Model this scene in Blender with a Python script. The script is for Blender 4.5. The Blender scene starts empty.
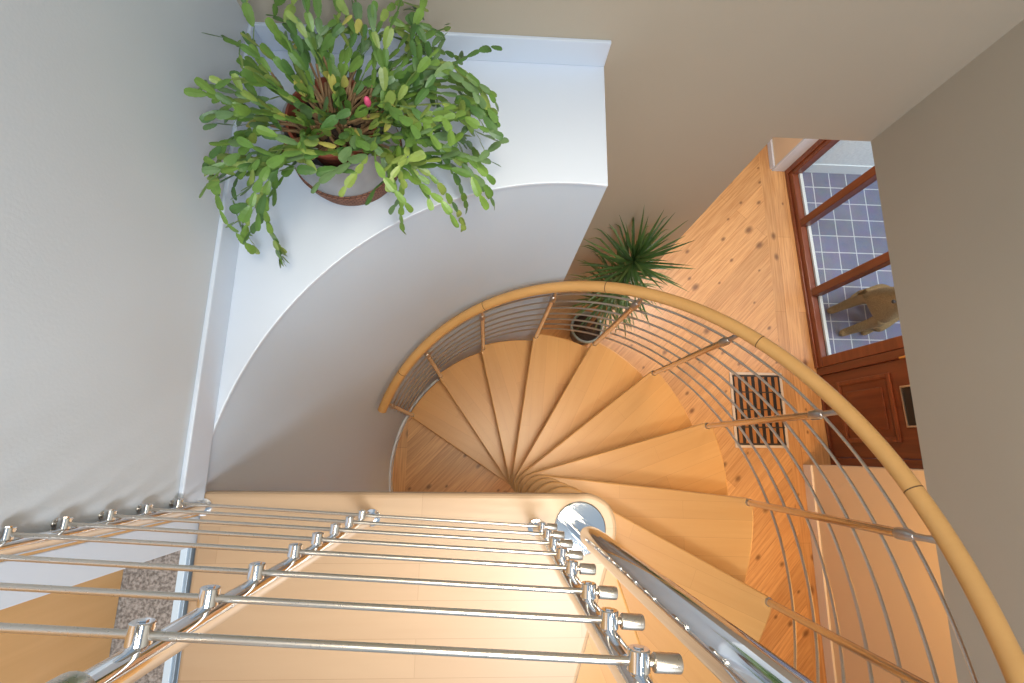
import bpy, bmesh, math, random
from mathutils import Vector, Matrix
random.seed(11)
PI = math.pi
C = bpy.context.scene.collection
R = math.radians

# ------------------------------------------------------------------ measures
AX, AY = 0.2466, -0.1968          # stair axis
LZ = 2.70                          # upper floor level
DZ = 0.2253                        # riser
TH0, DTH = 151.4, 21.83            # first baluster angle, step angle
R_BAL, R_TREAD, R_BAR, R_RAIL = 0.917, 0.938, 0.937, 0.936
XL, YB, XR = -0.712, 1.20, 1.49    # upper walls: left, back, right
ZC = 2.372                         # ceiling of the ground floor
def th(i): return R(TH0 - DTH * i)
def tread_z(i): return DZ * (i + 1) + 0.01

# ------------------------------------------------------------------ materials
def new_mat(name):
    m = bpy.data.materials.new(name); m.use_nodes = True
    nt = m.node_tree; b = nt.nodes['Principled BSDF']
    return m, nt, b
def col(c): return (c[0], c[1], c[2], 1.0)
def plain(name, c, rough=0.5, metal=0.0, bump=0.0, bscale=60, var=0.04, coat=0.0, vscale=3.0):
    m, nt, b = new_mat(name); N, L = nt.nodes, nt.links
    b.inputs['Roughness'].default_value = rough
    b.inputs['Metallic'].default_value = metal
    b.inputs['Coat Weight'].default_value = coat
    tc = N.new('ShaderNodeTexCoord')
    n = N.new('ShaderNodeTexNoise'); n.inputs['Scale'].default_value = vscale; n.inputs['Detail'].default_value = 3
    L.new(tc.outputs['Object'], n.inputs['Vector'])
    r = N.new('ShaderNodeValToRGB')
    r.color_ramp.elements[0].position = 0.3; r.color_ramp.elements[1].position = 0.7
    r.color_ramp.elements[0].color = col([x * (1 - var) for x in c]); r.color_ramp.elements[1].color = col([min(1, x * (1 + var)) for x in c])
    L.new(n.outputs['Fac'], r.inputs['Fac']); L.new(r.outputs['Color'], b.inputs['Base Color'])
    if bump:
        n2 = N.new('ShaderNodeTexNoise'); n2.inputs['Scale'].default_value = bscale; n2.inputs['Detail'].default_value = 4
        L.new(tc.outputs['Object'], n2.inputs['Vector'])
        bp = N.new('ShaderNodeBump'); bp.inputs['Strength'].default_value = bump; bp.inputs['Distance'].default_value = 0.004
        L.new(n2.outputs['Fac'], bp.inputs['Height']); L.new(bp.outputs['Normal'], b.inputs['Normal'])
    return m
def wood(name, ca, cb, axis='X', stave=None, rough=0.35, grain=1.0, coat=0.15, gs=18.0):
    """straight-grained wood; grain along the object's axis; optional staves (length, width)"""
    m, nt, b = new_mat(name); N, L = nt.nodes, nt.links
    tc = N.new('ShaderNodeTexCoord')
    mp = N.new('ShaderNodeMapping')
    sc = {'X': (0.08, 1, 1), 'Y': (1, 0.08, 1), 'Z': (1, 1, 0.08)}[axis]
    mp.inputs['Scale'].default_value = sc
    L.new(tc.outputs['Object'], mp.inputs['Vector'])
    n = N.new('ShaderNodeTexNoise'); n.inputs['Scale'].default_value = gs; n.inputs['Detail'].default_value = 5; n.inputs['Roughness'].default_value = 0.6
    n.inputs['Distortion'].default_value = 0.4
    L.new(mp.outputs['Vector'], n.inputs['Vector'])
    r = N.new('ShaderNodeValToRGB')
    r.color_ramp.elements[0].position = 0.5 - 0.22 / grain; r.color_ramp.elements[1].position = 0.5 + 0.22 / grain
    r.color_ramp.elements[0].color = col(ca); r.color_ramp.elements[1].color = col(cb)
    L.new(n.outputs['Fac'], r.inputs['Fac'])
    out = r.outputs['Color']
    if stave:
        br = N.new('ShaderNodeTexBrick')
        br.offset = 0.45
        br.inputs['Scale'].default_value = 1.0
        br.inputs['Brick Width'].default_value = stave[0]; br.inputs['Row Height'].default_value = stave[1]
        br.inputs['Mortar Size'].default_value = 0.0006; br.inputs['Mortar Smooth'].default_value = 0.3
        br.inputs['Color1'].default_value = (0.86, 0.84, 0.82, 1); br.inputs['Color2'].default_value = (1, 1, 1, 1); br.inputs['Mortar'].default_value = (0.72, 0.66, 0.6, 1)
        if axis == 'Y':
            m2 = N.new('ShaderNodeMapping'); m2.inputs['Rotation'].default_value = (0, 0, PI / 2)
            L.new(tc.outputs['Object'], m2.inputs['Vector']); L.new(m2.outputs['Vector'], br.inputs['Vector'])
        else:
            L.new(tc.outputs['Object'], br.inputs['Vector'])
        mx = N.new('ShaderNodeMix'); mx.data_type = 'RGBA'; mx.blend_type = 'MULTIPLY'; mx.inputs['Factor'].default_value = 1.0
        L.new(out, mx.inputs['A']); L.new(br.outputs['Color'], mx.inputs['B']); out = mx.outputs['Result']
    L.new(out, b.inputs['Base Color'])
    b.inputs['Roughness'].default_value = rough; b.inputs['Coat Weight'].default_value = coat; b.inputs['Coat Roughness'].default_value = 0.25
    return m

def pine_floor():
    m, nt, b = new_mat('knotty_pine_floor'); N, L = nt.nodes, nt.links
    tc = N.new('ShaderNodeTexCoord')
    def mapping(rot, src):
        mp = N.new('ShaderNodeMapping'); mp.inputs['Rotation'].default_value = (0, 0, rot); L.new(src, mp.inputs['Vector']); return mp.outputs['Vector']
    # diagonal field, straight border strips beside door wall and beside drum wall
    diag = mapping(R(-46), tc.outputs['Object']); strt = mapping(R(-90), tc.outputs['Object'])
    sx = N.new('ShaderNodeSeparateXYZ'); L.new(tc.outputs['Object'], sx.inputs[0])
    g = N.new('ShaderNodeMath'); g.operation = 'GREATER_THAN'; g.inputs[1].default_value = 2.5; L.new(sx.outputs['X'], g.inputs[0])
    l = N.new('ShaderNodeMath'); l.operation = 'LESS_THAN'; l.inputs[1].default_value = -0.62; L.new(sx.outputs['X'], l.inputs[0])
    mxm = N.new('ShaderNodeMath'); mxm.operation = 'MAXIMUM'; L.new(g.outputs[0], mxm.inputs[0]); L.new(l.outputs[0], mxm.inputs[1])
    mv = N.new('ShaderNodeMix'); mv.data_type = 'VECTOR'
    L.new(mxm.outputs[0], mv.inputs['Factor']); L.new(diag, mv.inputs['A']); L.new(strt, mv.inputs['B'])
    vec = mv.outputs['Result']
    br = N.new('ShaderNodeTexBrick'); br.offset = 0.37
    br.inputs['Scale'].default_value = 1.0; br.inputs['Brick Width'].default_value = 1.9; br.inputs['Row Height'].default_value = 0.118
    br.inputs['Mortar Size'].default_value = 0.0012; br.inputs['Mortar Smooth'].default_value = 0.2
    br.inputs['Color1'].default_value = (0.80, 0.78, 0.76, 1); br.inputs['Color2'].default_value = (1.0, 1.0, 1.0, 1); br.inputs['Mortar'].default_value = (0.55, 0.42, 0.32, 1)
    L.new(vec, br.inputs['Vector'])
    mp = N.new('ShaderNodeMapping'); mp.inputs['Scale'].default_value = (0.045, 1, 1); L.new(vec, mp.inputs['Vector'])
    n = N.new('ShaderNodeTexNoise'); n.inputs['Scale'].default_value = 75; n.inputs['Detail'].default_value = 5; n.inputs['Roughness'].default_value = 0.6; n.inputs['Distortion'].default_value = 0.25
    L.new(mp.outputs['Vector'], n.inputs['Vector'])
    r = N.new('ShaderNodeValToRGB'); r.color_ramp.elements[0].position = 0.36; r.color_ramp.elements[1].position = 0.62
    r.color_ramp.elements[0].color = (0.56, 0.275, 0.10, 1); r.color_ramp.elements[1].color = (0.73, 0.41, 0.17, 1)
    L.new(n.outputs['Fac'], r.inputs['Fac'])
    mx = N.new('ShaderNodeMix'); mx.data_type = 'RGBA'; mx.blend_type = 'MULTIPLY'; mx.inputs['Factor'].default_value = 1
    L.new(r.outputs['Color'], mx.inputs['A']); L.new(br.outputs['Color'], mx.inputs['B'])
    # knots
    mk = N.new('ShaderNodeMapping'); mk.inputs['Scale'].default_value = (0.62, 1, 1); L.new(vec, mk.inputs['Vector'])
    v = N.new('ShaderNodeTexVoronoi'); v.voronoi_dimensions = '2D'; v.inputs['Scale'].default_value = 6.3; v.inputs['Randomness'].default_value = 1.0
    L.new(mk.outputs['Vector'], v.inputs['Vector'])
    kr = N.new('ShaderNodeValToRGB'); kr.color_ramp.elements[0].position = 0.05; kr.color_ramp.elements[1].position = 0.17
    kr.color_ramp.elements[0].color = (1, 1, 1, 1); kr.color_ramp.elements[1].color = (0, 0, 0, 1)
    sep = N.new('ShaderNodeSeparateColor'); L.new(v.outputs['Color'], sep.inputs[0])
    sz = N.new('ShaderNodeMapRange'); sz.inputs['To Min'].default_value = 2.4; sz.inputs['To Max'].default_value = 0.75; L.new(sep.outputs[1], sz.inputs['Value'])
    dm = N.new('ShaderNodeMath'); dm.operation = 'MULTIPLY'; L.new(v.outputs['Distance'], dm.inputs[0]); L.new(sz.outputs['Result'], dm.inputs[1]); L.new(dm.outputs[0], kr.inputs['Fac'])
    gt = N.new('ShaderNodeMath'); gt.operation = 'GREATER_THAN'; gt.inputs[1].default_value = 0.35; L.new(sep.outputs[0], gt.inputs[0])
    mu = N.new('ShaderNodeMath'); mu.operation = 'MULTIPLY'; L.new(kr.outputs['Color'], mu.inputs[0]); L.new(gt.outputs[0], mu.inputs[1])
    mu2 = N.new('ShaderNodeMath'); mu2.operation = 'MULTIPLY'; mu2.inputs[1].default_value = 0.85; L.new(mu.outputs[0], mu2.inputs[0])
    m3 = N.new('ShaderNodeMix'); m3.data_type = 'RGBA'
    L.new(mu2.outputs[0], m3.inputs['Factor']); L.new(mx.outputs['Result'], m3.inputs['A']); m3.inputs['B'].default_value = (0.16, 0.065, 0.022, 1)
    L.new(m3.outputs['Result'], b.inputs['Base Color'])
    b.inputs['Roughness'].default_value = 0.42; b.inputs['Coat Weight'].default_value = 0.35; b.inputs['Coat Roughness'].default_value = 0.3
    return m

def tiles_mat():
    m, nt, b = new_mat('terrace_tile'); N, L = nt.nodes, nt.links
    tc = N.new('ShaderNodeTexCoord')
    mp = N.new('ShaderNodeMapping'); mp.inputs['Location'].default_value = (-3.03, -2.44, 0); L.new(tc.outputs['Object'], mp.inputs['Vector'])
    br = N.new('ShaderNodeTexBrick'); br.offset = 0.0
    br.inputs['Scale'].default_value = 1.0; br.inputs['Brick Width'].default_value = 0.164; br.inputs['Row Height'].default_value = 0.163
    br.inputs['Mortar Size'].default_value = 0.0045; br.inputs['Mortar Smooth'].default_value = 0.1
    br.inputs['Color1'].default_value = (0.165, 0.18, 0.27, 1); br.inputs['Color2'].default_value = (0.20, 0.215, 0.315, 1); br.inputs['Mortar'].default_value = (0.62, 0.64, 0.66, 1)
    L.new(mp.outputs['Vector'], br.inputs['Vector'])
    n = N.new('ShaderNodeTexNoise'); n.inputs['Scale'].default_value = 9; n.inputs['Detail'].default_value = 4; L.new(tc.outputs['Object'], n.inputs['Vector'])
    mx = N.new('ShaderNodeMix'); mx.data_type = 'RGBA'; mx.blend_type = 'OVERLAY'; mx.inputs['Factor'].default_value = 0.25
    L.new(br.outputs['Color'], mx.inputs['A']); L.new(n.outputs['Color'], mx.inputs['B'])
    L.new(mx.outputs['Result'], b.inputs['Base Color']); b.inputs['Roughness'].default_value = 0.6
    return m

def metal(name, c, rough, brushed=False):
    m, nt, b = new_mat(name); N, L = nt.nodes, nt.links
    b.inputs['Metallic'].default_value = 1.0; b.inputs['Base Color'].default_value = col(c)
    tc = N.new('ShaderNodeTexCoord'); n = N.new('ShaderNodeTexNoise'); n.inputs['Scale'].default_value = 400 if brushed else 5
    L.new(tc.outputs['Object'], n.inputs['Vector'])
    mr = N.new('ShaderNodeMapRange'); mr.inputs['To Min'].default_value = rough * 0.93; mr.inputs['To Max'].default_value = rough * 1.07
    L.new(n.outputs['Fac'], mr.inputs['Value']); L.new(mr.outputs['Result'], b.inputs['Roughness'])
    return m
def glass_mat():
    m = bpy.data.materials.new('window_glass'); m.use_nodes = True
    nt = m.node_tree; N, L = nt.nodes, nt.links
    N.remove(N['Principled BSDF']); out = N['Material Output']
    t = N.new('ShaderNodeBsdfTransparent'); t.inputs['Color'].default_value = (0.93, 0.96, 0.97, 1)
    g = N.new('ShaderNodeBsdfGlossy'); g.inputs['Roughness'].default_value = 0.02
    lw = N.new('ShaderNodeLayerWeight'); pw = N.new('ShaderNodeMath'); pw.operation = 'POWER'; pw.inputs[1].default_value = 4.0; L.new(lw.outputs['Facing'], pw.inputs[0])
    f = N.new('ShaderNodeMath'); f.operation = 'MULTIPLY_ADD'; f.inputs[1].default_value = 0.5; f.inputs[2].default_value = 0.025; L.new(pw.outputs[0], f.inputs[0])
    mx = N.new('ShaderNodeMixShader'); L.new(f.outputs[0], mx.inputs[0]); L.new(t.outputs[0], mx.inputs[1]); L.new(g.outputs[0], mx.inputs[2])
    L.new(mx.outputs[0], out.inputs['Surface'])
    return m
def carpet_mat(name, ca, cb):
    m, nt, b = new_mat(name); N, L = nt.nodes, nt.links
    tc = N.new('ShaderNodeTexCoord'); n = N.new('ShaderNodeTexNoise'); n.inputs['Scale'].default_value = 160; n.inputs['Detail'].default_value = 3
    L.new(tc.outputs['Object'], n.inputs['Vector'])
    r = N.new('ShaderNodeValToRGB'); r.color_ramp.elements[0].position = .35; r.color_ramp.elements[1].position = .65
    r.color_ramp.elements[0].color = col(ca); r.color_ramp.elements[1].color = col(cb)
    L.new(n.outputs['Fac'], r.inputs['Fac']); L.new(r.outputs['Color'], b.inputs['Base Color'])
    bp = N.new('ShaderNodeBump'); bp.inputs['Strength'].default_value = .8; bp.inputs['Distance'].default_value = .004
    L.new(n.outputs['Fac'], bp.inputs['Height']); L.new(bp.outputs['Normal'], b.inputs['Normal']); b.inputs['Roughness'].default_value = .95
    return m
def rope_mat():
    m, nt, b = new_mat('braided_rope'); N, L = nt.nodes, nt.links
    tc = N.new('ShaderNodeTexCoord')
    br = N.new('ShaderNodeTexBrick'); br.inputs['Scale'].default_value = 1
    br.inputs['Brick Width'].default_value = 0.016; br.inputs['Row Height'].default_value = 0.0085; br.inputs['Mortar Size'].default_value = 0.0022; br.inputs['Mortar Smooth'].default_value = 0.8
    br.inputs['Color1'].default_value = (0.27, 0.115, 0.07, 1); br.inputs['Color2'].default_value = (0.36, 0.165, 0.10, 1); br.inputs['Mortar'].default_value = (0.08, 0.03, 0.02, 1)
    L.new(tc.outputs['UV'], br.inputs['Vector']); L.new(br.outputs['Color'], b.inputs['Base Color'])
    bp = N.new('ShaderNodeBump'); bp.inputs['Strength'].default_value = .7; bp.inputs['Distance'].default_value = .003; bp.invert = True
    L.new(br.outputs['Fac'], bp.inputs['Height']); L.new(bp.outputs['Normal'], b.inputs['Normal']); b.inputs['Roughness'].default_value = .8
    return m

M = {}
M['wall'] = plain('cream_wall_paint', (0.655, 0.69, 0.73), 0.85, bump=0.08, bscale=180, var=0.015)
M['wall_dim'] = plain('dim_lit_cream_paint', (0.50, 0.43, 0.335), 0.85, bump=0.08, bscale=180, var=0.015)  # cream paint with the dim, warm upstairs shade put into its colour
M['wall_drum'] = plain('cool_lit_drum_paint', (0.60, 0.69, 0.80), 0.8, bump=0.1, bscale=150, var=0.01)  # cool daylight tint put into the colour, against the warm wood bounce
M['white'] = plain('white_gloss_paint', (0.67, 0.735, 0.84), 0.4, var=0.01)
M['ceil'] = plain('white_ceiling_paint', (0.80, 0.77, 0.72), 0.9, bump=0.1, var=0.01)
M['peach'] = plain('peach_wall_paint', (0.80, 0.64, 0.45), 0.85, bump=0.12, bscale=180, var=0.015)
M['pine'] = pine_floor()
M['beech'] = wood('beech_tread_wood', (0.62, 0.30, 0.085), (0.71, 0.375, 0.125), 'X', (0.62, 0.075), 0.36, grain=0.7)
M['beech_land'] = wood('beech_landing_wood', (0.475, 0.315, 0.19), (0.525, 0.36, 0.225), 'X', (0.9, 0.085), 0.42, grain=0.7)
M['rail'] = wood('beech_handrail_wood', (0.56, 0.30, 0.10), (0.65, 0.365, 0.13), 'X', None, 0.35, grain=0.5)
M['beech_door'] = wood('beech_veneer', (0.60, 0.33, 0.13), (0.70, 0.41, 0.18), 'Z', None, 0.4)
M['mahogany'] = wood('mahogany_door_wood', (0.11, 0.024, 0.008), (0.20, 0.050, 0.017), 'Z', None, 0.38, coat=.3)
M['mahogany_y'] = wood('mahogany_rail_wood', (0.14, 0.032, 0.011), (0.235, 0.062, 0.021), 'Y', None, 0.38, coat=.3)
M['chrome'] = metal('polished_chrome', (0.80, 0.81, 0.83), 0.06)
M['steel'] = metal('brushed_steel', (0.66, 0.60, 0.53), 0.28, True)
M['steel_tube'] = metal('satin_steel_tube', (0.66, 0.57, 0.47), 0.24, True)
M['zinc'] = metal('zinc_bracket', (0.62, 0.61, 0.60), 0.3)
M['joint'] = plain('dark_joint_line', (0.10, 0.05, 0.02), 0.7)
M['glass'] = glass_mat()
M['black'] = plain('black_slot', (0.012, 0.011, 0.010), 0.5)
M['brass'] = metal('old_brass', (0.75, 0.53, 0.22), 0.3)
M['tile'] = tiles_mat()
M['stucco'] = plain('white_stucco', (0.86, 0.92, 0.94), 0.95, bump=1.0, bscale=45, var=0.10, vscale=45)
M['plinth'] = plain('pale_render_band', (0.80, 0.86, 0.88), 0.9, var=.01)
M['carpet'] = carpet_mat('grey_brown_carpet', (0.16, 0.135, 0.12), (0.42, 0.37, 0.34))
M['strip_blue'] = plain('pale_blue_threshold', (0.62, 0.74, 0.86), 0.3, var=.01)
M['strip_steel'] = plain('threshold_steel', (0.30, 0.38, 0.47), 0.35, metal=0.3, var=.02)
M['dog'] = carpet_mat('tan_dog_fur', (0.25, 0.155, 0.065), (0.42, 0.28, 0.13))
M['dogdark'] = plain('dark_nose', (0.02, 0.015, 0.012), 0.4)
M['grille_frame'] = plain('pale_grille_frame', (0.62, 0.52, 0.42), 0.5)
M['grille_slat'] = wood('dark_oak_slat', (0.30, 0.11, 0.028), (0.46, 0.19, 0.05), 'Y', None, 0.45)
M['grille_bar'] = plain('dark_crossbar', (0.035, 0.025, 0.02), 0.5)
M['pot_grey'] = plain('grey_glazed_ceramic', (0.33, 0.34, 0.36), 0.45, var=.12, vscale=14)
M['pot_terra'] = plain('terracotta_plastic', (0.26, 0.065, 0.035), 0.6)
M['rope'] = rope_mat()
M['soil'] = carpet_mat('dark_soil', (0.012, 0.008, 0.006), (0.06, 0.035, 0.022))
M['stem'] = plain('woody_stem', (0.27, 0.16, 0.075), 0.7, var=.3, vscale=30)
GREENS = [((0.125, 0.25, 0.045)), ((0.18, 0.315, 0.055)), ((0.085, 0.19, 0.045)), ((0.27, 0.375, 0.08)), ((0.52, 0.48, 0.11)), ((0.15, 0.26, 0.10))]
GREENS = [tuple(c * 0.86 for c in g) for g in GREENS]
for k, g in enumerate(GREENS): M['leaf%d' % k] = plain('cactus_leaf_green_%s' % 'abcdef'[k], g, 0.42, var=.18, vscale=25)
M['flower'] = plain('pink_bud', (0.75, 0.10, 0.22), 0.5)
M['blade0'] = plain('dracaena_blade_green', (0.055, 0.12, 0.03), 0.4, var=.25, vscale=12)
M['blade1'] = plain('dracaena_blade_light', (0.11, 0.18, 0.05), 0.4, var=.25, vscale=12)
M['blade2'] = plain('dracaena_blade_olive', (0.17, 0.19, 0.07), 0.45, var=.25, vscale=12)
M['pot_dark'] = plain('dark_grey_pot', (0.05, 0.055, 0.06), 0.35)
M['pot_rim'] = plain('grey_green_pot_rim', (0.27, 0.34, 0.35), 0.35)

# ------------------------------------------------------------------ mesh helpers
def obj(name, bm, mats, parent=None, smooth=False, bevel=0.0, loc=None, rotz=0.0, segs=2):
    bmesh.ops.recalc_face_normals(bm, faces=bm.faces)
    me = bpy.data.meshes.new(name); bm.to_mesh(me); bm.free()
    for m in (mats if isinstance(mats, (list, tuple)) else [mats]): me.materials.append(m)
    if smooth:
        for p in me.polygons: p.use_smooth = True
        me.set_sharp_from_angle(angle=R(40))
    o = bpy.data.objects.new(name, me); C.objects.link(o)
    if parent: o.parent = parent
    if loc: o.location = loc
    o.rotation_euler = (0, 0, rotz)
    if bevel:
        md = o.modifiers.new('bevel', 'BEVEL'); md.width = bevel; md.segments = segs; md.limit_method = 'ANGLE'
    return o
def empty(name, loc=(0, 0, 0), rotz=0.0):
    o = bpy.data.objects.new(name, None); C.objects.link(o); o.location = loc; o.rotation_euler = (0, 0, rotz); o.empty_display_size = 0.1
    return o
def tag(o, label=None, cat=None, group=None, kind=None):
    if label: o['label'] = label
    if cat: o['category'] = cat
    if group: o['group'] = group
    if kind: o['kind'] = kind
    return o
def add_box(bm, lo, hi, mi=0):
    r = bmesh.ops.create_cube(bm, size=1.0)
    s = Vector([hi[k] - lo[k] for k in range(3)]); c = Vector([(hi[k] + lo[k]) / 2 for k in range(3)])
    for v in r['verts']: v.co = Vector((v.co.x * s.x, v.co.y * s.y, v.co.z * s.z)) + c
    fs = set(f for v in r['verts'] for f in v.link_faces)
    for f in fs: f.material_index = mi
    return r['verts']
def box(lo, hi):
    bm = bmesh.new(); add_box(bm, lo, hi); return bm
def add_tube(bm, pts, rad, seg=12, cap=True, mi=0):
    pts = [Vector(p) for p in pts]; n = len(pts)
    rads = rad if isinstance(rad, (list, tuple)) else [rad] * n
    rings = []; up = None
    for k in range(n):
        t = (pts[min(k + 1, n - 1)] - pts[max(k - 1, 0)]).normalized()
        if up is None:
            up = Vector((0, 0, 1)) if abs(t.z) < 0.9 else Vector((1, 0, 0))
        a = (up - t * up.dot(t)).normalized(); b = t.cross(a); up = a
        rings.append([bm.verts.new(pts[k] + (a * math.cos(2 * PI * j / seg) + b * math.sin(2 * PI * j / seg)) * rads[k]) for j in range(seg)])
    for k in range(n - 1):
        for j in range(seg):
            f = bm.faces.new((rings[k][j], rings[k][(j + 1) % seg], rings[k + 1][(j + 1) % seg], rings[k + 1][j])); f.material_index = mi
    if cap:
        bm.faces.new(rings[0][::-1]).material_index = mi; bm.faces.new(rings[-1]).material_index = mi
def tube(pts, rad, seg=12):
    bm = bmesh.new(); add_tube(bm, pts, rad, seg); return bm
def add_lathe(bm, prof, c=(0, 0, 0), seg=32, mi=0, uv=False):
    rings = []
    for r, z in prof:
        if r < 1e-6: rings.append([bm.verts.new((c[0], c[1], c[2] + z))])
        else: rings.append([bm.verts.new((c[0] + r * math.cos(2 * PI * j / seg), c[1] + r * math.sin(2 * PI * j / seg), c[2] + z)) for j in range(seg)])
    lay = bm.loops.layers.uv.verify() if uv else None
    for k in range(len(rings) - 1):
        a, b = rings[k], rings[k + 1]
        for j in range(seg):
            q = (j + 1) % seg
            vs = [a[j % len(a)], a[q % len(a)], b[q % len(b)], b[j % len(b)]]
            u = []
            for v in vs:
                if v not in u: u.append(v)
            if len(u) < 3: continue
            f = bm.faces.new(u); f.material_index = mi
            if uv and len(u) == 4:
                rr = max(prof[k][0], prof[k + 1][0]); w = 2 * PI * rr / seg
                dl = math.hypot(prof[k + 1][0] - prof[k][0], prof[k + 1][1] - prof[k][1]); s0 = sum(math.hypot(prof[i + 1][0] - prof[i][0], prof[i + 1][1] - prof[i][1]) for i in range(k))
                for lp, (uu, vv) in zip(f.loops, ((j * w, s0), ((j + 1) * w, s0), ((j + 1) * w, s0 + dl), (j * w, s0 + dl))): lp[lay].uv = (uu, vv)
def lathe(prof, c=(0, 0, 0), seg=32, uv=False):
    bm = bmesh.new(); add_lathe(bm, prof, c, seg, 0, uv); return bm
def add_prism(bm, poly, z0, z1, mi=0):
    a = [bm.verts.new((p[0], p[1], z0)) for p in poly]; b = [bm.verts.new((p[0], p[1], z1)) for p in poly]; n = len(poly)
    fs = [bm.faces.new(b), bm.faces.new(a[::-1])]
    for k in range(n): fs.append(bm.faces.new((a[k], a[(k + 1) % n], b[(k + 1) % n], b[k])))
    for f in fs: f.material_index = mi
def prism(poly, z0, z1):
    bm = bmesh.new(); add_prism(bm, poly, z0, z1); return bm
def arc(r, a0, a1, n, c=(AX, AY)):
    return [(c[0] + r * math.cos(R(a0 + (a1 - a0) * k / n)), c[1] + r * math.sin(R(a0 + (a1 - a0) * k / n))) for k in range(n + 1)]
def struct(name, bm, m, **k):
    return tag(obj(name, bm, m, **k), kind='structure')

# ------------------------------------------------------------------ setting: ground floor
bm = bmesh.new(); add_box(bm, (-1.3, -2.3, -0.08), (2.61, 4.6, 0)); add_box(bm, (2.61, -0.10, -0.08), (2.86, 2.575, 0))
struct('floor', bm, M['pine'])
# curved wall of the stair drum, solid behind
X_END = 0.350
R_DRUM = 0.981
a_end = math.degrees(math.acos((X_END - AX) / R_DRUM))
pts = arc(R_DRUM, 205, a_end, 48)
poly = pts + [(X_END, YB), (-0.95, YB), (-0.95, pts[0][1])]
struct('wall_drum', prism(poly, 0, LZ - 0.012), M['wall_drum'], smooth=True)
inner = arc(R_DRUM - 0.014, 205, a_end, 48)
struct('baseboard_drum', prism(pts + inner[::-1], 0, 0.075), M['white'])
# gallery ledge on the upper level, solid slab with curved nose
R_LED = 0.976
a0 = math.degrees(math.acos((XL - AX) / R_LED)) if abs((XL - AX) / R_LED) < 1 else 175
a1 = math.degrees(math.acos((X_END - AX) / R_LED))
lp = arc(R_LED, a0, a1, 48)
poly = lp + [(X_END, YB), (XL, YB)]
struct('floor_gallery', prism(poly, LZ - 0.012, LZ), M['white'], bevel=.003)
# lower back wall (pier) and header
struct('wall_pier', box((X_END, YB, 0), (1.095, YB + 0.16, ZC)), M['wall_dim'])
# upper walls
struct('wall_back', box((XL - 0.12, YB, ZC), (XR + 0.14, YB + 0.16, 5.2)), M['wall_dim'])
struct('wall_right', box((XR, -2.6, ZC), (XR + 0.14, YB, 5.2)), M['wall_dim'])
struct('wall_left', box((XL - 0.16, -0.140, LZ - 0.010), (XL, YB, 5.2)), M['wall'])
bm = bmesh.new()
add_box(bm, (XR + 0.14, -2.3, ZC), (3.1, 4.6, ZC + 0.2)); add_box(bm, (-1.3, YB + 0.16, ZC), (XR + 0.14, 4.6, ZC + 0.2))
struct('ceiling', bm, M['ceil'])
# hall walls
struct('wall_hall', box((2.61, -2.3, 0), (3.02, -0.10, ZC)), M['peach'])
struct('wall_hall_far', box((2.61, 2.575, 0), (2.85, 4.6, ZC)), M['peach'])
struct('wall_front', box((-1.3, -2.42, 0), (3.02, -2.3, ZC)), M['peach'])
struct('wall_hall_end', box((-1.3, 4.6, 0), (3.02, 4.72, ZC)), M['peach'])
struct('wall_lintel', box((2.76, -0.10, 2.2), (3.02, 2.575, ZC)), M['peach'])
struct('baseboard_hall', box((2.592, -2.3, 0), (2.61, -0.10, 0.10)), plain('peach_white_skirting', (0.84, 0.76, 0.68), 0.45, var=.01), bevel=.004)
struct('baseboard_hall_far', box((2.592, 2.575, 0), (2.61, 4.6, 0.06)), M['white'], bevel=.004)
struct('trim_1', box((2.61, 2.560, 0), (2.765, 2.575, 2.2)), M['white'])

# entrance assembly: brown timber frame with three tall panes and the door leaf
DOOR = (2.862, -0.10, 0.0); DROT = R(1.9)
w1 = empty('window_1', DOOR, DROT); tag(w1, kind='structure')
V0, V1, HT = 0.80, 2.665, 2.2           # local y range of the glazed part
bm = bmesh.new()
add_box(bm, (-0.03, V0, 0), (0.05, V1, 0.085)); add_box(bm, (-0.03, V0, HT - 0.08), (0.05, V1, HT))
add_box(bm, (-0.03, V0, 0.085), (0.05, V0 + 0.085, HT - 0.08)); add_box(bm, (-0.03, V1 - 0.085, 0.085), (0.05, V1, HT - 0.08))
obj('window_frame', bm, M['mahogany_y'], w1, bevel=.006)
bm = bmesh.new()
add_box(bm, (-0.045, V0, 0.0), (-0.03, V1, 0.035)); add_box(bm, (-0.045, V1 - 0.05, 0.035), (-0.03, V1, HT))
obj('frame_moulding', bm, M['mahogany_y'], w1, bevel=.004)
for y in (1.45, 2.10):
    obj('mullion', box((-0.03, y - 0.034, 0.085), (0.05, y + 0.034, HT - 0.08)), M['mahogany'], w1, bevel=.006)
for ya, yb in ((V0 + .085, 1.416), (1.484, 2.066), (2.134, V1 - .085)):
    p = obj('pane', box((0.018, ya, 0.085), (0.024, yb, HT - 0.08)), M['glass'], w1)
    bm = bmesh.new(); add_box(bm, (0.0245, ya, 0.085), (0.05, yb, 0.105)); add_box(bm, (0.0245, ya, 0.105), (0.05, ya + 0.006, HT - 0.08))
    obj('glazing_bead', bm, plain('white_glazing_bead', (0.85, 0.85, 0.82), 0.5, var=.01), w1)
d1 = empty('door_1', DOOR, DROT); tag(d1, kind='structure')
bm = bmesh.new()
add_box(bm, (-0.03, 0, 0), (0.05, 0.06, HT)); add_box(bm, (-0.03, 0.735, 0), (0.05, 0.797, HT)); add_box(bm, (-0.03, 0.06, HT - 0.06), (0.05, 0.735, HT)); add_box(bm, (-0.03, 0.06, 0), (0.05, 0.735, 0.02))
obj('door_frame', bm, M['mahogany'], d1, bevel=.005)
leaf = obj('door_leaf', box((-0.012, 0.062, 0.02), (0.035, 0.733, HT - 0.062)), M['mahogany'], d1, bevel=.004)
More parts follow.
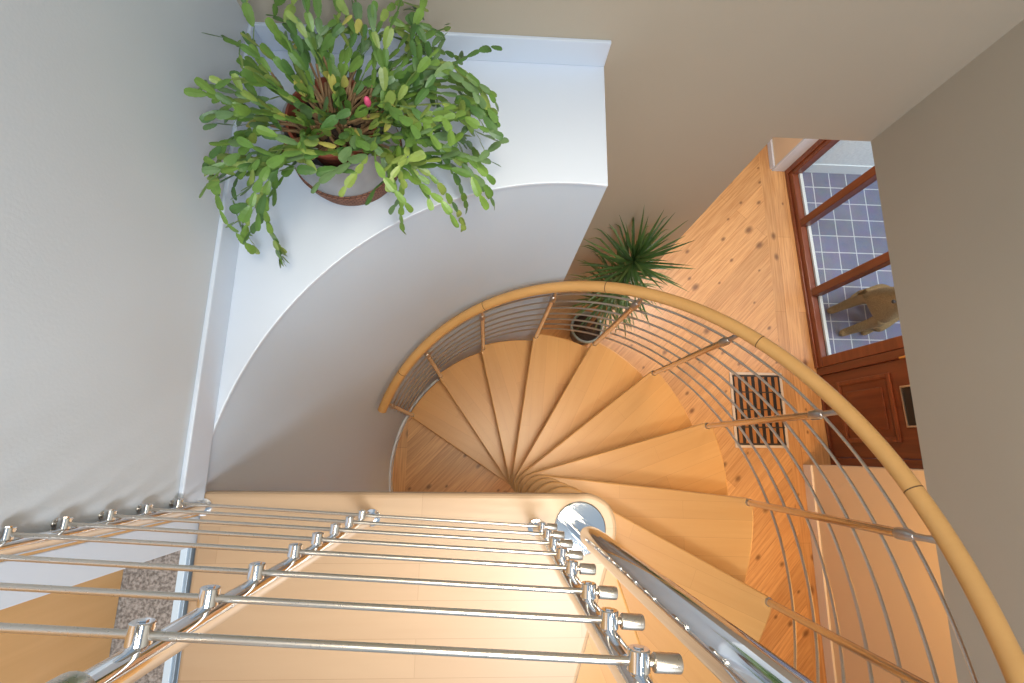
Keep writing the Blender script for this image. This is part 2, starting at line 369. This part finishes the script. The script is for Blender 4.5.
def ring(bm, x0, x1, y0, y1, z0, z1, w):
    add_box(bm, (x0, y0, z0), (x1, y1, z0 + w)); add_box(bm, (x0, y0, z1 - w), (x1, y1, z1))
    add_box(bm, (x0, y0, z0 + w), (x1, y0 + w, z1 - w)); add_box(bm, (x0, y1 - w, z0 + w), (x1, y1, z1 - w))
for za, zb in ((0.20, 0.735), (1.06, 1.98)):
    bm = bmesh.new(); ring(bm, -0.026, -0.012, 0.175, 0.655, za, zb, 0.03); ring(bm, -0.020, -0.012, 0.20, 0.63, za + .025, zb - .025, 0.012)
    obj('panel_moulding', bm, M['mahogany_y'], d1, bevel=.005)
    bm = box((-0.022, 0.265, za + .09), (-0.012, 0.565, zb - .09)); obj('raised_panel', bm, M['mahogany'], d1, bevel=.008)
bm = bmesh.new(); ring(bm, -0.022, -0.012, 0.27, 0.55, 0.80, 0.93, 0.012)
ls = obj('letter_slot', bm, M['zinc'], d1, bevel=.002)
obj('slot_opening', box((-0.015, 0.282, 0.812), (-0.0122, 0.538, 0.918)), M['black'], ls)
bm = bmesh.new(); add_tube(bm, [(-0.03, 0.737, 0.86), (-0.03, 0.737, 0.95)], 0.010, 10)
obj('hinge', bm, M['brass'], d1, smooth=True)
bm = bmesh.new(); add_tube(bm, [(-0.012, 0.115, 1.02), (-0.06, 0.115, 1.02), (-0.065, 0.13, 1.02), (-0.065, 0.24, 1.02)], 0.009, 10)
obj('door_handle', bm, M['brass'], d1, smooth=True)

# terrace outside
struct('floor_terrace', box((2.93, -3.0, -0.25), (7.5, 2.60, -0.05)), M['tile'])
struct('wall_outside', box((2.86, 2.60, -0.05), (7.5, 2.8, 2.9)), M['stucco'])
struct('trim_2', box((2.86, 2.592, -0.05), (7.5, 2.60, 0.08)), M['plinth'])

# ------------------------------------------------------------------ upper landing threshold and left doorway
struct('baseboard_left', box((XL, -0.138, LZ), (XL + 0.012, YB, LZ + 0.095)), M['white'], bevel=.003)
struct('baseboard_back', box((XL + 0.012, YB - 0.012, LZ), (X_END, YB, LZ + 0.095)), M['white'], bevel=.003)
struct('trim_3', box((XL - 0.14, -0.172, LZ - 0.05), (XL, -0.140, 4.75)), M['beech_door'], bevel=.002)
struct('trim_4', box((XL - 0.14, -0.242, LZ - 0.05), (XL, -0.172, 4.75)), M['white'], bevel=.002)
struct('floor_carpet', box((-1.02, -1.25, LZ - 0.05), (XL - 0.024, -0.242, LZ + 0.004)), M['carpet'])
bm = bmesh.new(); add_box(bm, (XL - 0.024, -1.25, LZ - 0.05), (XL - 0.008, -0.242, LZ + 0.008), 0); add_box(bm, (XL - 0.008, -1.25, LZ - 0.05), (XL - 0.0005, -0.242, LZ + 0.004), 1)
struct('trim_5', bm, [M['strip_blue'], M['strip_steel']], bevel=.001)
d2 = empty('door_2', (-0.862, -0.242, LZ + 0.006)); tag(d2, kind='structure')
obj('door_leaf', box((-0.04, -0.95, 0), (0, -0.002, 2.0)), M['beech_door'], d2, bevel=.003)
struct('wall_left_over_door', box((XL - 0.16, -1.25, 4.75), (XL, -0.140, 5.2)), M['wall'])
struct('wall_left_near', box((XL - 0.35, -2.6, LZ - 0.05), (XL, -1.25, 5.2)), M['wall'])

# ------------------------------------------------------------------ spiral staircase
stair = empty('spiral_staircase', (AX, AY, 0))
tag(stair, 'beech spiral staircase with wedge treads winding around a chrome centre pole', 'staircase')
HUB = 0.088
def tread_poly():
    d = HUB; a = R(-4.4)
    u = Vector((math.cos(a), math.sin(a))); n = Vector((-math.sin(a), math.cos(a)))
    P = [n * d]
    s = 0.905
    c1 = n * d + u * s                                   # near outer corner, rounded
    P.append(c1)
    aa = math.atan2((n * d + u * 0.93).y, (n * d + u * 0.93).x)
    P.append(Vector((R_TREAD * math.cos(aa - R(0.4)), R_TREAD * math.sin(aa - R(0.4)))) * 0.993)
    b = R(-27.5)
    K = 14
    for k in range(K + 1):
        t = (aa - R(1.4)) + (b + R(1.0) - (aa - R(1.4))) * k / K
        P.append(Vector((math.cos(t), math.sin(t))) * R_TREAD)
    P.append(Vector((math.cos(b), math.sin(b))) * (R_TREAD - 0.02))
    # back edge to clockwise tangent of hub, then around hub
    t0 = b - R(90) + R(6); t1 = R(90) + a - 2 * PI
    for k in range(13):
        t = t0 + (t1 - t0) * k / 13
        P.append(Vector((math.cos(t), math.sin(t))) * d)
    return P
TP = tread_poly()
tread0 = None
for i in range(11):
    if tread0 is None:
        tr = obj('tread', prism(TP, -0.040, 0), M['beech'], stair, bevel=0.007, segs=3); tread0 = tr
    else:
        tr = tread0.copy(); C.objects.link(tr); tr.parent = stair
    tr.location = (0, 0, tread_z(i)); tr.rotation_euler = (0, 0, th(i))
# landing platform (local to the axis)
FY = -0.113 - AY
la = R(-108)
lp = []
for k in range(13):                                       # rounded end around the pole
    t = PI / 2 + (la + PI / 2 - PI / 2) * k / 12
    rr = 0.084 + 0.014 * min(1, k / 6)
    lp.append((rr * math.cos(t), rr * math.sin(t)))
e = Vector(lp[-1]) + Vector((math.cos(la), math.sin(la))) * 1.05
XLl = XL - AX + 0.002
poly = [(XLl, FY)] + lp[:] + [(e.x, e.y), (XLl, e.y)]
poly[1] = (0.0, FY)
obj('landing_platform', prism(poly, LZ - 0.045, LZ), M['beech_land'], stair, bevel=0.012, segs=3)
sp = obj('pole_sleeve', lathe([(0.05, 0.0), (0.05, LZ - 0.05)], seg=32), M['beech'], stair, smooth=True)
pole = obj('centre_pole', lathe([(0.0, LZ - 0.04), (0.0255, LZ - 0.04), (0.0255, 3.70), (0.022, 3.708), (0, 3.712)], seg=48), M['chrome'], stair, smooth=True)
obj('flange', lathe([(0.024, LZ), (0.066, LZ), (0.066, LZ + 0.005), (0.063, LZ + 0.008), (0.024, LZ + 0.008)], seg=48), M['chrome'], pole, smooth=True)

# ------------------------------------------------------------------ spiral railing
srail = empty('spiral_railing', (AX, AY, 0))
tag(srail, 'curved beech handrail on steel balusters with rods around the spiral stair', 'railing')
def zb(i): return 0.193 + i * DZ
bal0 = None
def hel(r, i0, i1, off, n):
    out = []
    for k in range(n + 1):
        i = i0 + (i1 - i0) * k / n
        out.append((r * math.cos(th(i)), r * math.sin(th(i)), 0.22 + i * DZ + off))
    return out
for i in range(11):
    if bal0 is None:
        bl = obj('baluster', lathe([(0, 0), (0.0135, 0), (0.0135, 0.875), (0, 0.875)], seg=16), M['steel_tube'], srail, smooth=True)
        kn = obj('foot_knob', lathe([(0, -0.012), (0.011, -0.012), (0.0165, -0.004), (0.0175, 0.018), (0.0165, 0.048), (0.0136, 0.052)], seg=16), M['zinc'], bl, smooth=True)
        bmb = lathe([(0.0136, 0.845), (0.017, 0.848), (0.017, 0.885), (0.013, 0.895), (0.010, 0.905), (0, 0.905)], seg=16)
        add_tube(bmb, [(0.0, 0, 0.895), (0.004, 0, 0.93), (0.010, 0, 0.945), (0.018, 0, 0.966)], [0.010, 0.009, 0.010, 0.011], 10)
        bk = obj('rail_bracket', bmb, M['zinc'], bl, smooth=True); bal0 = bl; parts = [kn, bk]
    else:
        bl = bal0.copy(); C.objects.link(bl); bl.parent = srail
        for p in parts:
            q = p.copy(); C.objects.link(q); q.parent = bl
    bl.location = (R_BAL * math.cos(th(i)), R_BAL * math.sin(th(i)), zb(i)); bl.rotation_euler = (0, 0, th(i))
for k in range(7):
    obj('rail_rod', tube(hel(R_BAR, -0.06, 10.1, 0.14 + 0.116 * k, 150), 0.0052, 8), M['steel'], srail, smooth=True)
hr = obj('handrail', tube(hel(R_RAIL, -0.14, 10.6, 0.957, 170), 0.0250, 20), M['rail'], srail, smooth=True)
for a in (140, 106.5, 73.2, 38.5, 6.0, -28):
    i = (TH0 - a) / DTH
    obj('rail_joint', tube(hel(R_RAIL, i - 0.004, i + 0.004, 0.957, 2), 0.0253, 20), M['joint'], hr, smooth=True)

# ------------------------------------------------------------------ landing railing
lrail = empty('landing_railing', (0.1346, -0.1765, LZ), R(-3.2))
tag(lrail, 'straight polished steel railing of horizontal rods along the upper landing edge', 'railing')
PX = (0.0, -0.4163, -0.8326); PYO = -0.020
HB = [0.1146, 0.2226, 0.3245, 0.4262, 0.5277, 0.6542, 0.7624, 0.8657]
post0 = None
for px in PX:
    if post0 is None:
        bm = lathe([(0, 0), (0.0135, 0), (0.0135, 0.945), (0, 0.945)], seg=24)
        po = obj('post', bm, M['chrome'], lrail, smooth=True); post0 = po
        pk = [obj('foot_flange', lathe([(0.0134, 0.0), (0.021, 0.0), (0.021, 0.006), (0.0134, 0.007)], seg=24), M['chrome'], po, smooth=True)]
        pk.append(obj('post_cap', lathe([(0.0136, 0.925), (0.019, 0.930), (0.019, 0.952), (0.015, 0.958), (0, 0.958)], seg=24), M['steel'], po, smooth=True))
        for h in HB:
            bm = bmesh.new()
            add_tube(bm, [(0, 0.008, h), (0, 0.014, h)], 0.006, 12)
            add_tube(bm, [(0, 0.0122, h), (0, 0.0132, h), (0, 0.0295, h), (0, 0.0305, h)], [0.0088, 0.0098, 0.0098, 0.0088], 16)
            add_tube(bm, [(0, 0.0307, h), (0, 0.0318, h)], 0.0045, 6)
            add_tube(bm, [(0.004, 0.012, h - 0.028), (0.0075, 0.019, h - 0.012)], 0.0022, 6); add_tube(bm, [(-0.004, 0.012, h - 0.028), (-0.0075, 0.019, h - 0.012)], 0.0022, 6)
            pk.append(obj('clamp', bm, M['chrome'], po, smooth=True))
    else:
        po = post0.copy(); C.objects.link(po); po.parent = lrail
        for p in pk:
            q = p.copy(); C.objects.link(q); q.parent = po
    po.location = (px, PYO, 0)
for h in HB:
    br_ = obj('rail_rod', tube([(-0.850, 0, h), (0.034, 0, h)], 0.0036, 12), M['steel'], lrail, smooth=True)
    obj('end_sleeve', tube([(0.0125, 0, h), (0.0135, 0, h), (0.0350, 0, h), (0.0365, 0, h)], [0.0070, 0.0080, 0.0080, 0.0070], 18), M['steel'], br_, smooth=True)
    obj('end_sleeve', tube([(-0.8455, 0, h), (-0.847, 0, h), (-0.855, 0, h), (-0.856, 0, h)], [0.0068, 0.0078, 0.0078, 0.0068], 18), M['zinc'], br_, smooth=True)

# ------------------------------------------------------------------ floor grille
gr = empty('floor_grille', (2.265, 0.342, 0))
tag(gr, 'rectangular floor heating grille with brown wooden slats in a pale frame', 'floor grille')
GX, GY = 0.226, 0.312
bm = bmesh.new()
w = 0.022
add_box(bm, (-GX, -GY, 0.0005), (GX, -GY + w, 0.010)); add_box(bm, (-GX, GY - w, 0.0005), (GX, GY, 0.010))
add_box(bm, (-GX, -GY + w, 0.0005), (-GX + w, GY - w, 0.010)); add_box(bm, (GX - w, -GY + w, 0.0005), (GX, GY - w, 0.010))
obj('grille_frame', bm, M['grille_frame'], gr, bevel=.002)
obj('dark_tray', box((-GX + w, -GY + w, 0.0005), (GX - w, GY - w, 0.002)), M['black'], gr)
for k in range(7):
    x = -GX + w + 0.031 + k * 0.0577
    obj('slat', box((x - 0.0145, -GY + w, 0.002), (x + 0.0145, GY - w, 0.009)), M['grille_slat'], gr, bevel=.003)
for y in (-0.145, 0.0, 0.145):
    obj('crossbar', box((-GX + w, y - 0.005, 0.0085), (GX - w, y + 0.005, 0.0115)), M['grille_bar'], gr)
for y in (-GY + w + 0.008, GY - w - 0.008):
    obj('crossbar', box((-GX + w, y - 0.008, 0.0085), (GX - w, y + 0.008, 0.0115)), M['grille_bar'], gr)

# ------------------------------------------------------------------ christmas cactus
PC = Vector((-0.405, 0.815, LZ))
cact = empty('potted_christmas_cactus', PC)
tag(cact, 'bushy trailing christmas cactus in a grey pot with braided brown band on white ledge', 'plant')
pt = obj('planter', lathe([(0, 0.001), (0.122, 0.001), (0.137, 0.03), (0.148, 0.085), (0.146, 0.14), (0.136, 0.178), (0.137, 0.190), (0.129, 0.190), (0.127, 0.175), (0.127, 0.10), (0, 0.10)], seg=56), M['pot_grey'], cact, smooth=True)
obj('rope_band', lathe([(0.122, 0.002), (0.138, 0.004), (0.146, 0.03), (0.1525, 0.068), (0.150, 0.072), (0.146, 0.0715)], seg=72, uv=True), M['rope'], pt, smooth=True)
ip = obj('inner_pot', lathe([(0.085, 0.102), (0.108, 0.20), (0.114, 0.202), (0.116, 0.214), (0.109, 0.216), (0.105, 0.18)], seg=48), M['pot_terra'], cact, smooth=True)
obj('soil', lathe([(0.105, 0.178), (0.06, 0.186), (0, 0.19)], seg=32), M['soil'], cact, smooth=True)
fol = bmesh.new(); yel = []
def seg_leaf(bm, p, d, n, l, w, mi):
    s = d.cross(n).normalized(); n = s.cross(d).normalized()
    prof = ((0.0, 0.20), (0.16, 0.58), (0.32, 0.84), (0.38, 0.80), (0.55, 1.0), (0.62, 0.94), (0.80, 0.98), (0.93, 0.74), (1.0, 0.44))
    Lr, Rr, Mr, Br = [], [], [], []
    bend = random.uniform(-0.10, 0.16)
    for t, k in prof:
        c = p + d * (l * t) - n * (bend * l * t * t)
        h = w * 0.5 * k
        Lr.append(bm.verts.new(c + s * h)); Rr.append(bm.verts.new(c - s * h)); Mr.append(bm.verts.new(c + n * (w * 0.075 * k))); Br.append(bm.verts.new(c - n * (w * 0.02 * k)))
    for k in range(len(prof) - 1):
        for A, B in ((Lr, Mr), (Mr, Rr), (Rr, Br), (Br, Lr)):
            f = bm.faces.new((A[k], B[k], B[k + 1], A[k + 1])); f.material_index = mi
def keep(p):
    x, y, z = p
    wx = x + PC.x; wy = y + PC.y
    if wx < XL + 0.022: x = XL + 0.022 - PC.x
    if wy > YB - 0.030: y = YB - 0.030 - PC.y
    r = math.hypot(wx - AX, wy - AY)
    if r > 0.95 and z < 0.016: z = 0.016
    if z < 0.20 and math.hypot(x, y) < 0.168:
        k = 0.168 / max(1e-4, math.hypot(x, y)); x *= k; y *= k
    return Vector((x, y, z))
def chain(p, az, el, n, droop, depth=0, L0=None, stemn=0):
    d = Vector((math.cos(az) * math.cos(el), math.sin(az) * math.cos(el), math.sin(el)))
    tw = random.uniform(-0.5, 0.5)
    base_mi = random.choice([0, 0, 1, 1, 2, 3, 5])
    k = 0
    while k < n:
        l = random.uniform(0.031, 0.046) * (1.12 if k < 3 else 0.90); w = l * random.uniform(0.40, 0.54)
        d.z -= droop * (0.4 + 0.36 * k); az2 = random.uniform(-0.42, 0.42)
        d = (Matrix.Rotation(az2, 3, 'Z') @ d).normalized()
        q = keep(p + d * l * 0.94)
        rq = math.hypot(q.x, q.y); aq = math.degrees(math.atan2(q.y, q.x)) % 360
        if q.x < -0.275 or rq > (0.45 if (aq > 296 or aq < 40) else 0.385) or q.z > 0.40: break
        if 252 < aq < 303 and rq > 0.135 and q.z < 0.30 and random.random() < 0.6: break
        if k > 3 and abs(q.x - (p + d * l * 0.94).x) > 0.012: break
        dd = q - p
        if dd.length < 0.008: break
        dd.normalize()
        if k < stemn:
            add_tube(fol, [p, p + dd * l * 0.94], 0.0042 - 0.0006 * k, 6, mi=6)
        side = dd.cross(Vector((0, 0, 1)))
        if side.length < 1e-3: side = Vector((1, 0, 0))
        side.normalize()
        nrm = (Matrix.Rotation(tw + random.uniform(-0.65, 0.65), 3, dd) @ side.cross(dd).normalized())
        mi = base_mi if random.random() < 0.7 else random.choice([0, 1, 2, 3, 5])
        if random.random() < 0.05 and math.hypot(q.x, q.y) < 0.22: mi = 4
        if k >= stemn: seg_leaf(fol, p, dd, nrm, (q - p).length * 1.06, w, mi)
        p = q
        if depth < 2 and 1 <= k < n - 1 and random.random() < 0.26:
            chain(p, math.atan2(d.y, d.x) + random.choice([-1, 1]) * random.uniform(0.35, 1.0), math.asin(max(-1, min(1, d.z))) + random.uniform(-0.2, 0.3), random.randint(2, n - k), droop, depth + 1)
        k += 1
    return p
tips = []
for j in range(64):
    az = 2 * PI * j / 64 + random.uniform(-0.15, 0.15)
    deg = math.degrees(az) % 360
    r0 = random.uniform(0.01, 0.085)
    p = Vector((r0 * math.cos(az), r0 * math.sin(az), 0.185))
    el = R(random.choice([random.uniform(25, 50), random.uniform(40, 80)]))
    n = random.choice([5, 6, 7, 7, 8, 8, 9])
    if 255 < deg < 300:
        n = random.choice([2, 3, 4, 4]); el = R(random.uniform(50, 85))
    tips.append(chain(p, az, el, n, random.uniform(0.09, 0.17), 0, None, random.choice([1, 2, 2, 3])))
for j in range(16):                                       # short upright pads in the middle
    az = random.uniform(0, 2 * PI); p = Vector((0.05 * math.cos(az), 0.05 * math.sin(az), 0.188))
    tips.append(chain(p, random.uniform(0, 2 * PI), R(random.uniform(45, 85)), random.choice([2, 3, 4]), 0.10, 1, None, 1))
for az_deg, n in ((195, 10), (206, 11), (214, 13), (220, 13), (226, 14), (231, 13), (236, 14), (241, 14), (246, 13), (251, 12), (256, 11), (262, 9), (296, 9), (302, 12), (306, 13), (311, 13), (315, 14), (319, 13), (323, 14), (328, 13), (333, 13), (338, 14), (345, 13), (351, 14), (357, 14), (3, 14), (9, 14), (16, 13), (25, 12), (38, 12), (62, 12), (78, 11), (270, 6), (284, 6)):
    az = R(az_deg + random.uniform(-3, 3)); p = Vector((0.07 * math.cos(az), 0.07 * math.sin(az), 0.188))
    tips.append(chain(p, az, R(random.uniform(30, 55)), n + (1 if (az_deg > 296 or az_deg < 40) else 0), random.uniform(0.075, 0.12) if (az_deg > 296 or az_deg < 40) else random.uniform(0.09, 0.15), 0, None, 2))
f_ = obj('foliage', fol, [M['leaf%d' % k] for k in range(6)] + [M['stem']], cact)
bm = bmesh.new(); add_lathe(bm, [(0, 0), (0.006, 0.006), (0.0085, 0.016), (0.006, 0.028), (0, 0.036)], (0.115, -0.035, 0.30), 12)
obj('flower_bud', bm, M['flower'], cact, smooth=True)

# ------------------------------------------------------------------ dracaena on the ground floor
PD = Vector((0.79, 0.960, 0))
drac = empty('potted_dracaena', PD)
tag(drac, 'tall spiky dracaena in a dark round pot on the pine floor behind the stair', 'plant')
po = obj('pot', lathe([(0, 0.001), (0.100, 0.001), (0.126, 0.22), (0.112, 0.22), (0.104, 0.17), (0, 0.17)], seg=40), M['pot_dark'], drac, smooth=True)
obj('pot_rim', lathe([(0.1245, 0.205), (0.131, 0.207), (0.131, 0.229), (0.127, 0.233), (0.115, 0.233), (0.111, 0.215)], seg=40), M['pot_rim'], po, smooth=True)
obj('soil', lathe([(0.108, 0.195), (0.05, 0.203), (0, 0.206)], seg=24), M['soil'], drac, smooth=True)
obj('trunk', tube([(0, 0, 0.19), (0.004, 0.005, 0.6), (-0.006, 0.02, 1.0), (-0.012, 0.035, 1.5)], [0.016, 0.014, 0.013, 0.010], 10), M['stem'], drac, smooth=True)
bl = bmesh.new()
def keep_d(p):
    x, y = p.x + PD.x, p.y + PD.y
    if y > YB - 0.012: y = YB - 0.012
    r = math.hypot(x - AX, y - AY)
    if r < 0.972:
        x = AX + (x - AX) * 0.972 / r; y = AY + (y - AY) * 0.972 / r
    return Vector((x - PD.x, y - PD.y, max(0.02, p.z)))
def blade(o, az, el, L, droop, w, mi):
    K = 9; p = Vector(o); d = Vector((math.cos(az) * math.cos(el), math.sin(az) * math.cos(el), math.sin(el)))
    pr = None
    for k in range(K + 1):
        t = k / K; s = d.cross(Vector((0, 0, 1)))
        s = s.normalized() if s.length > 1e-3 else Vector((1, 0, 0))
        nn = s.cross(d)
        hw = w * 0.5 * (min(1, 0.55 + t * 2.2) * (1 - t ** 2.4)) + 0.0003
        pp = keep_d(p)
        cur = (bl.verts.new(pp + s * hw + nn * hw * 0.35), bl.verts.new(pp), bl.verts.new(pp - s * hw + nn * hw * 0.35))
        if pr:
            for a, b in ((0, 1), (1, 2)):
                f = bl.faces.new((pr[a], pr[b], cur[b], cur[a])); f.material_index = mi; f.smooth = True
        pr = cur
        p = p + d * (L / K); d.z -= droop * (0.3 + t); d.normalize()
for (z, n, els, Ls, dr) in ((1.54, 52, (8, 82), (0.24, 0.36), (0.00, 0.05)), (1.42, 30, (-15, 30), (0.26, 0.38), (0.05, 0.14)), (1.15, 46, (-10, 45), (0.24, 0.36), (0.10, 0.26)), (0.90, 40, (-5, 45), (0.22, 0.34), (0.12, 0.28))):
    for k in range(n):
        az = 2.399963 * k + random.uniform(-0.15, 0.15)
        f = k / n
        el = R(els[0] + (els[1] - els[0]) * f + random.uniform(-6, 6))
        zz = z + 0.10 * f - 0.05
        tx = -0.012 * (zz / 1.5); ty = 0.035 * (zz / 1.5) ** 1.5
        blade((tx, ty, zz), az, el, random.uniform(*Ls), random.uniform(*dr), random.uniform(0.013, 0.018), random.choice([0, 0, 0, 1, 1] if z > 1.3 else [0, 1, 1, 2, 2]))
obj('foliage', bl, [M['blade0'], M['blade1'], M['blade2']], drac)

# ------------------------------------------------------------------ dog sitting on the terrace
dog = None
def make_dog():
    joints = {}
    V, E_, Rd = [], [], []
    def v(name, co, r, link=None):
        V.append(co); Rd.append(r); joints[name] = len(V) - 1
        if link: E_.append((joints[link], joints[name]))
    v('pelvis', (-0.34, 0, 0.17), (0.115, 0.12))
    v('loin', (-0.24, 0, 0.29), (0.115, 0.115), 'pelvis')
    v('ribs', (-0.13, 0, 0.42), (0.135, 0.125), 'loin')
    v('chest', (-0.03, 0, 0.47), (0.135, 0.12), 'ribs')
    v('neck', (0.0, 0, 0.66), (0.078, 0.08), 'chest')
    v('poll', (0.02, 0, 0.80), (0.075, 0.075), 'neck')
    v('brow', (0.08, 0, 0.835), (0.068, 0.062), 'poll')
    v('muzzle', (0.15, 0, 0.815), (0.040, 0.036), 'brow')
    v('nose', (0.198, 0, 0.812), (0.028, 0.026), 'muzzle')
    for s, sgn in (('l', 1), ('r', -1)):
        v('sh' + s, (0.005, sgn * 0.10, 0.42), (0.062, 0.062), 'chest')
        v('el' + s, (-0.012, sgn * 0.112, 0.28), (0.050, 0.050), 'sh' + s)
        v('wr' + s, (0.03, sgn * 0.108, 0.10), (0.036, 0.036), 'el' + s)
        v('pa' + s, (0.045, sgn * 0.108, 0.035), (0.042, 0.036), 'wr' + s)
        v('to' + s, (0.095, sgn * 0.110, 0.028), (0.042, 0.027), 'pa' + s)
        v('hip' + s, (-0.28, sgn * 0.11, 0.19), (0.085, 0.085), 'pelvis')
        v('kn' + s, (-0.15 if sgn < 0 else -0.115, sgn * (0.125 if sgn < 0 else 0.155), 0.185), (0.062, 0.062), 'hip' + s)
        v('ho' + s, (-0.26 if sgn < 0 else -0.235, sgn * 0.155, 0.05), (0.034, 0.034), 'kn' + s)
        v('hp' + s, (-0.17 if sgn < 0 else -0.10, sgn * (0.135 if sgn < 0 else 0.170), 0.027), (0.034, 0.026), 'ho' + s)
    v('t1', (-0.44, 0.02, 0.06), (0.038, 0.036), 'pelvis')
    v('t2', (-0.55, 0.09, 0.03), (0.026, 0.024), 't1')
    v('t3', (-0.62, 0.20, 0.022), (0.014, 0.014), 't2')
    me = bpy.data.meshes.new('dog'); me.from_pydata(V, E_, [])
    o = bpy.data.objects.new('dog', me); C.objects.link(o)
    sk = o.modifiers.new('skin', 'SKIN'); sk.use_smooth_shade = True
    for k, d in enumerate(me.skin_vertices[0].data): d.radius = Rd[k]
    me.skin_vertices[0].data[0].use_root = True
    ss = o.modifiers.new('sub', 'SUBSURF'); ss.levels = 2; ss.render_levels = 2
    me.materials.append(M['dog'])
    for sgn in (1, -1):
        bm = bmesh.new()
        vs = [bm.verts.new((c[0] - 0.052, c[1], c[2] + 0.072)) for c in ((0.045, sgn * 0.055, 0.800), (0.095, sgn * 0.062, 0.790), (0.085, sgn * 0.098, 0.700), (0.045, sgn * 0.098, 0.690), (0.040, sgn * 0.072, 0.770), (0.085, sgn * 0.076, 0.768), (0.08, sgn * 0.085, 0.70), (0.05, sgn * 0.084, 0.695))]
        bm.faces.new(vs[:4]); bm.faces.new(vs[4:][::-1])
        for k in range(4): bm.faces.new((vs[k], vs[(k + 1) % 4], vs[4 + (k + 1) % 4], vs[4 + k]))
        e_ = obj('ear', bm, M['dog'], o, smooth=True); m_ = e_.modifiers.new('s', 'SUBSURF'); m_.levels = 2; m_.render_levels = 2
        obj('eye', lathe([(0, -0.009), (0.007, -0.006), (0.009, 0), (0.007, 0.006), (0, 0.009)], (0.117, sgn * 0.034, 0.858), 12), M['dogdark'], o, smooth=True)
    obj('nose', lathe([(0, -0.012), (0.012, -0.008), (0.015, 0), (0.010, 0.010), (0, 0.012)], (0.222, 0, 0.82), 14), M['dogdark'], o, smooth=True)
    return o
dog = make_dog()
dog.location = (3.115, 1.145, -0.05); dog.rotation_euler = (0, 0, R(180 + 21))
tag(dog, 'tan short haired dog sitting on the grey tiled terrace outside the glass panes', 'dog')

hr['label'] = 'curved beech wood handrail'; pole['label'] = 'polished chrome centre pole'
# ------------------------------------------------------------------ light
w = bpy.data.worlds.new('World'); bpy.context.scene.world = w; w.use_nodes = True
bg = w.node_tree.nodes['Background']; bg.inputs['Color'].default_value = (0.66, 0.83, 1.0, 1); bg.inputs['Strength'].default_value = 0.55
def area(name, loc, target, size, power, color, sy=None, spread=180):
    l = bpy.data.lights.new(name, 'AREA'); l.energy = power; l.color = color; l.size = size; l.spread = R(spread)
    if sy: l.shape = 'RECTANGLE'; l.size_y = sy
    o = bpy.data.objects.new(name, l); C.objects.link(o); o.location = loc
    o.rotation_euler = (Vector(target) - Vector(loc)).to_track_quat('-Z', 'Y').to_euler()
    return o
area('upstairs_ceiling_light', (0.50, -1.0, 5.1), (0.15, 0.3, 2.0), 0.5, 45, (0.88, 0.95, 1.0))
area('tread_fill_light', (0.28, -0.05, 5.1), (0.20, 0.15, 0.0), 0.8, 8.5, (1.0, 0.84, 0.60), spread=54)  # added fill with no visible fitting, brightens treads more than walls
area('upstairs_window_light', (1.25, -2.0, 4.3), (-0.72, 0.45, 3.1), 1.2, 9, (0.84, 0.93, 1.0))
area('hall_ceiling_light', (2.2, -0.6, 2.33), (2.25, -0.6, 0), 0.45, 20, (1.0, 0.56, 0.18), spread=150)
area('hall_far_fill', (1.95, 1.9, 2.33), (1.95, 1.9, 0), 0.6, 36, (1.0, 0.90, 0.81))  # added fill, stands in for daylight on the far hall floor
area('open_sky_over_terrace', (4.6, 0.6, 4.2), (3.6, 1.5, 0), 3.0, 120, (0.94, 0.96, 1.0))

# ------------------------------------------------------------------ camera
cam = bpy.data.cameras.new('camera'); cam.sensor_width = 36.0; cam.lens = 493.52 / 1024 * 36; cam.clip_start = 0.02
co = bpy.data.objects.new('camera', cam); C.objects.link(co)
t, r, yaw = R(12.6), R(13.85), R(-12.9)
d = Vector((0, math.sin(t), -math.cos(t))); u0 = Vector((0, math.cos(t), math.sin(t))); r0 = Vector((1, 0, 0))
rt = r0 * math.cos(r) + u0 * math.sin(r); up = u0 * math.cos(r) - r0 * math.sin(r)
Y = Matrix.Rotation(yaw, 3, 'Z'); rt, up, d = Y @ rt, Y @ up, Y @ d
mw = Matrix(((rt.x, up.x, -d.x, 0), (rt.y, up.y, -d.y, 0), (rt.z, up.z, -d.z, 4.03), (0, 0, 0, 1)))
co.matrix_world = mw
bpy.context.scene.camera = co
sc = bpy.context.scene
sc.view_settings.view_transform = 'Standard'; sc.view_settings.look = 'None'; sc.view_settings.exposure = 0.0
